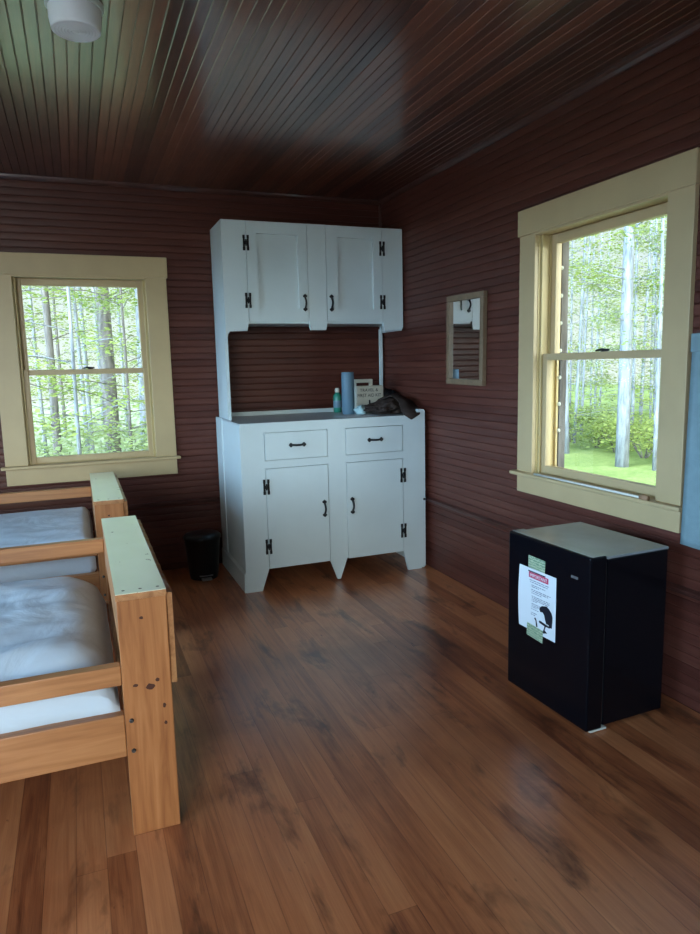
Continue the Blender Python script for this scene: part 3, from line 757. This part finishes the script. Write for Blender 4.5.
mb = MB(); mb.lathe([(.092, 0), (.092, -.012), (.088, -.016)], 40); mb.build('mounting_plate', M['white'], t)
mb = MB(); prof = [(.084, -.010), (.0835, -.05), (.0795, -.073), (.0775, -.082), (.074, -.085)]
for r_ in (.066, .056, .046, .036, .026, .016): prof += [(r_ + .006, -.083), (r_ + .003, -.088), (r_, -.083)]
prof += [(.006, -.086)]
mb.lathe(prof, 48); mb.build('glass_shade', M['shade'], t)

# ------------------------------------------------------------------ outside
GZ = -.55
mb = MB(); nx = 60; vs = []; fs = []
for i in range(nx + 1):
    for j in range(nx + 1):
        x = -40 + 80 * i / nx; y = -40 + 90 * j / nx; vs.append((x, y, GZ + .10 * noise.noise(Vector((x * .25, y * .25, 0)))))
for i in range(nx):
    for j in range(nx): fs.append((i * (nx + 1) + j, (i + 1) * (nx + 1) + j, (i + 1) * (nx + 1) + j + 1, i * (nx + 1) + j + 1))
mb.add(vs, fs, 0, True); struct(mb.build('ground_outside', M['grass']))

def leaves(mb, c, rad, flat, n, size, rg):
    for _ in range(n):
        d = Vector((rg.gauss(0, .5), rg.gauss(0, .5), rg.gauss(0, .5) * flat)) * rad
        p = c + d; a = rg.uniform(0, 2 * PI); L = size * rg.uniform(.7, 1.3)
        u = Vector((math.cos(a), math.sin(a), rg.uniform(-.5, .3))).normalized(); w = u.cross(Vector((rg.uniform(-.6, .6), rg.uniform(-.6, .6), 1))).normalized()
        mb.add([p - u * L * .5, p + w * L * .32, p + u * L * .5, p - w * L * .32], [(0, 1, 2, 3)])
def tree(x, y, r, h, label, lean=(0, 0), clumps=26, zmin=.6, mat='barkp', lm='leaf', group=None, seed=0, dens=60, lsz=.080, spread=1.7, zmax=6.5):
    rg = random.Random(seed); g = GZ - .15
    t = thing('tree', label, 'tree', (x, y, g), 0, group)
    tr = MB(); n = 9; pts = []; ph = rg.uniform(0, 6)
    for i in range(n + 1):
        f = i / n; pts.append((lean[0] * f * h + .05 * math.sin(ph + 4 * f) * f, lean[1] * f * h + .05 * math.cos(ph + 3 * f) * f, h * f))
    tr.tube([(0, 0, 0), (0, 0, .12)], [r * 1.35, r * 1.05], 10); tr.tube(pts, [r * (1 - .75 * (i / n)) for i in range(n + 1)], 10)
    fo = MB()
    for k in range(clumps):
        f = (zmin + (min(zmax, h * .97) - zmin) * rg.random()) / h
        i = min(n - 1, int(f * n)); p0 = Vector(pts[i]).lerp(Vector(pts[i + 1]), f * n - i)
        a = rg.uniform(0, 2 * PI); L = rg.uniform(.35, 1.0) * spread * (1 - .5 * f)
        p1 = p0 + Vector((math.cos(a) * L, math.sin(a) * L, L * rg.uniform(-.05, .35)))
        tr.tube([p0, p0.lerp(p1, .5) + Vector((0, 0, .05)), p1], [max(.006, r * .12), .007, .004], 4, caps=False)
        leaves(fo, p1, rg.uniform(.35, .6), .35, dens, lsz, rg); leaves(fo, p0.lerp(p1, .55), .35, .35, dens // 3, lsz, rg)
    tr.build('trunk', M[mat], t); fo.build('foliage', M[lm], t)
    return t
GB, GR = 'slender trees in the woods beyond the back window', 'slender trees in the woods beyond the right window'
# seen through the back window
tree(-.35, 11.6, .075, 9, 'dark grey tree trunk at the left of the back window view', (.0, 0), 22, 1.0, 'barkb', seed=1)
tree(-.03, 9.4, .030, 8, 'thin pale double-looking trunk left of centre in the back window', (.004, 0), 16, 1.2, 'barkp', seed=2)
tree(.60, 14.6, .17, 12, 'thickest tan tree trunk standing right of centre in the back window', (.0, 0), 18, 3.0, 'barkb', seed=3)
tree(.66, 10.4, .028, 6, 'leafy young tree at the right side of the back window', (.01, 0), 30, .7, 'barkb', seed=4, dens=60)
for k, (x, y) in enumerate(((-1.2, 13), (.12, 13.5), (1.1, 13.2), (1.7, 16.5), (-.75, 17), (.25, 18.5), (-1.9, 16), (2.5, 14), (1.3, 21), (-.4, 22), (.75, 24), (-1.7, 23), (2.4, 22), (3.6, 18), (-3.2, 19))):
    tree(x, y, .035 + .05 * random.Random(k).random(), 9 + 3 * random.Random(k + 50).random(), 'slender pale tree in the woods beyond the back window', (random.Random(k).uniform(-.02, .02), 0), 26, .5, 'barkp' if k % 3 else 'barkb', 'leaf2' if k % 2 else 'leaf', GB, 20 + k, 56)
# seen through the right window
tree(9.2, 9.72, .125, 12, 'thick pale tree trunk in the middle of the right window view', (0, 0), 22, 2.4, 'barkp', seed=5)
tree(9.6, 11.75, .07, 10, 'pale leaning tree trunk at the left edge of the right window view', (-.02, .02), 18, 2.0, 'barkp', seed=6)
tree(9.4, 9.15, .040, 9, 'thin white tree trunk at the right edge of the right window view', (.01, .02), 18, 2.2, 'barkp', seed=7)
for k, (x, y) in enumerate(((11, 13.2), (12, 12.4), (12.4, 14.6), (13.5, 13.2), (13, 15.8), (14.5, 17.2), (15.2, 15.4), (16, 18.4), (17, 16.8), (12.8, 11.6), (15, 20), (18, 20.5), (19, 18.8), (11, 16), (14, 11.5), (20, 22.5), (11.8, 9.2))):
    tree(x, y, .022 + .036 * random.Random(k + 9).random(), 9 + 4 * random.Random(k + 70).random(), 'slender pale tree in the woods beyond the right window', (random.Random(k).uniform(-.03, .03), random.Random(k + 3).uniform(-.03, .03)), 26, .6, 'barkp', 'leaf2' if k % 2 else 'leaf', GR, 60 + k, 72)
def shrub(x, y, r, h, seed, label='low bright green shrub at the wood edge beyond the right window', group='shrubs at the wood edge', lm='leaf'):
    rg = random.Random(seed); t = thing('shrub', label, 'shrub', (x, y, GZ - .08), 0, group)
    st, fo = MB(), MB()
    for k in range(9):
        a = rg.uniform(0, 2 * PI); L = rg.uniform(.3, 1) * r; p = Vector((math.cos(a) * L, math.sin(a) * L, rg.uniform(.4, 1) * h))
        st.tube([(0, 0, 0), p * .5 + Vector((0, 0, .1)), p], [.012, .008, .004], 5, caps=False); leaves(fo, p, .4, .5, 70, .085, rg)
    st.build('stem', M['barkb'], t); fo.build('foliage', M[lm], t)
for k, (x, y) in enumerate(((-.9, 9.6), (.25, 10.2), (1.2, 9.8), (-.3, 12.4), (1.0, 12.0), (2.1, 11.6), (-1.7, 11.4))): shrub(x, y, .75, 1.15, 230 + k, 'low leafy shrub beyond the back window', 'shrubs beyond the back window', 'leaf2')
for k, (x, y) in enumerate(((10.4, 10.4), (10.6, 11.4), (10.9, 12.3), (11.1, 13.4), (10.2, 9.6), (11.6, 11.2), (11.9, 12.2), (12.3, 13.6), (9.9, 12.6), (12.6, 15.2), (13.2, 14.2))): shrub(x, y, .7, .75, 200 + k)

# ------------------------------------------------------------------ light
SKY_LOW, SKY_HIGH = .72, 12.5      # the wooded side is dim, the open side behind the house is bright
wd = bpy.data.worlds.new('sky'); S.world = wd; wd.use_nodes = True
nt = wd.node_tree
for n in list(nt.nodes): nt.nodes.remove(n)
b = NB(nt)
gen = b.n('ShaderNodeTexCoord').outputs['Generated']
z = b.n('ShaderNodeSeparateXYZ', {0: gen}).outputs[2]
c = b.ramp(z, [(0.0, (.86, .97, .92)), (.15, (.82, .96, .97)), (.5, (.64, .85, 1.0)), (1.0, (.48, .73, 1.0))])
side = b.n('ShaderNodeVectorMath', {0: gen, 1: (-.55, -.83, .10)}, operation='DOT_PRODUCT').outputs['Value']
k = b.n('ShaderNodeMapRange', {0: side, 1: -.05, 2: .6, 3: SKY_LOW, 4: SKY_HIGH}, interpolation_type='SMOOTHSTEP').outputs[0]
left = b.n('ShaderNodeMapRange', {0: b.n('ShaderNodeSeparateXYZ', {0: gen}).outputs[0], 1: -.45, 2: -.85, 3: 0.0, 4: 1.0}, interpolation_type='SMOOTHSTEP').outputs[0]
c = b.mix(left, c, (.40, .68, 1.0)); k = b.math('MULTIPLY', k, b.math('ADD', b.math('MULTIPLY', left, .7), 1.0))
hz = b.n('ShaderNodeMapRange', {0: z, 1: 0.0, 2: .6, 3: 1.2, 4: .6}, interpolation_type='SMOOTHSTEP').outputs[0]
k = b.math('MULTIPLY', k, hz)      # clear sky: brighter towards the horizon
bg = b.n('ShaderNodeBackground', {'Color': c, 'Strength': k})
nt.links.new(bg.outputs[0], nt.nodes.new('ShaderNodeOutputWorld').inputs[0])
su = bpy.data.lights.new('sun', 'SUN'); su.energy = 2.5; su.angle = R(2); su.color = (1, .95, .85)
so = bpy.data.objects.new('sun', su); COL.objects.link(so); so.rotation_euler = (R(8), R(-30), 0)
def portal(name, loc, rot, w, h):
    l = bpy.data.lights.new(name, 'AREA'); l.shape = 'RECTANGLE'; l.size = w; l.size_y = h; l.cycles.is_portal = True
    o = bpy.data.objects.new(name, l); COL.objects.link(o); o.location = loc; o.rotation_euler = rot
def portal_for(name, wall_xy, rz, u0, u1, z0, z1):
    u = (u0 + u1) / 2; p = Matrix.Rotation(rz, 4, 'Z') @ Vector((u, WT + .03, 0)); loc = Vector((wall_xy[0], wall_xy[1], (z0 + z1) / 2)) + p
    portal(name, loc, (R(-90), 0, rz), u1 - u0, z1 - z0)
for nm, xy, rz, W in (('daylight', (0, YB), 0, W1), ('daylight', (XR, 0), -PI / 2, W2), ('daylight', (XL, 0), PI / 2, W3), ('daylight', (XL, 0), PI / 2, W4)):
    h = hole(W); portal_for(nm, xy, rz, h[0], h[1], h[2], h[3])
portal_for('daylight', (0, YF), PI, *DOOR)

# ------------------------------------------------------------------ camera
cd = bpy.data.cameras.new('camera'); cam = bpy.data.objects.new('camera', cd); COL.objects.link(cam)
f_px, yaw, pitch, roll = 683.87, R(-21.517), R(-8.393), R(-1.335)
fwd = Vector((-math.sin(yaw) * math.cos(pitch), math.cos(yaw) * math.cos(pitch), math.sin(pitch)))
rgt = Vector((math.cos(yaw), math.sin(yaw), 0)); upv = rgt.cross(fwd)
Rr = math.cos(roll) * rgt + math.sin(roll) * upv; Ur = -math.sin(roll) * rgt + math.cos(roll) * upv
mw = Matrix((Rr, Ur, -fwd)).transposed().to_4x4(); mw.translation = (0, 0, 1.4)
cam.matrix_world = mw
cd.sensor_fit = 'VERTICAL'; cd.sensor_height = 24.0; cd.lens = f_px / 934 * 24.0; cd.clip_start = .02; cd.clip_end = 300
S.camera = cam
S.view_settings.view_transform = 'Standard'; S.view_settings.look = 'None'; S.view_settings.gamma = 1.0; S.view_settings.use_curve_mapping = False
S.view_settings.exposure = 0.35
S.cycles.max_bounces = 10; S.cycles.diffuse_bounces = 5; S.cycles.transparent_max_bounces = 24
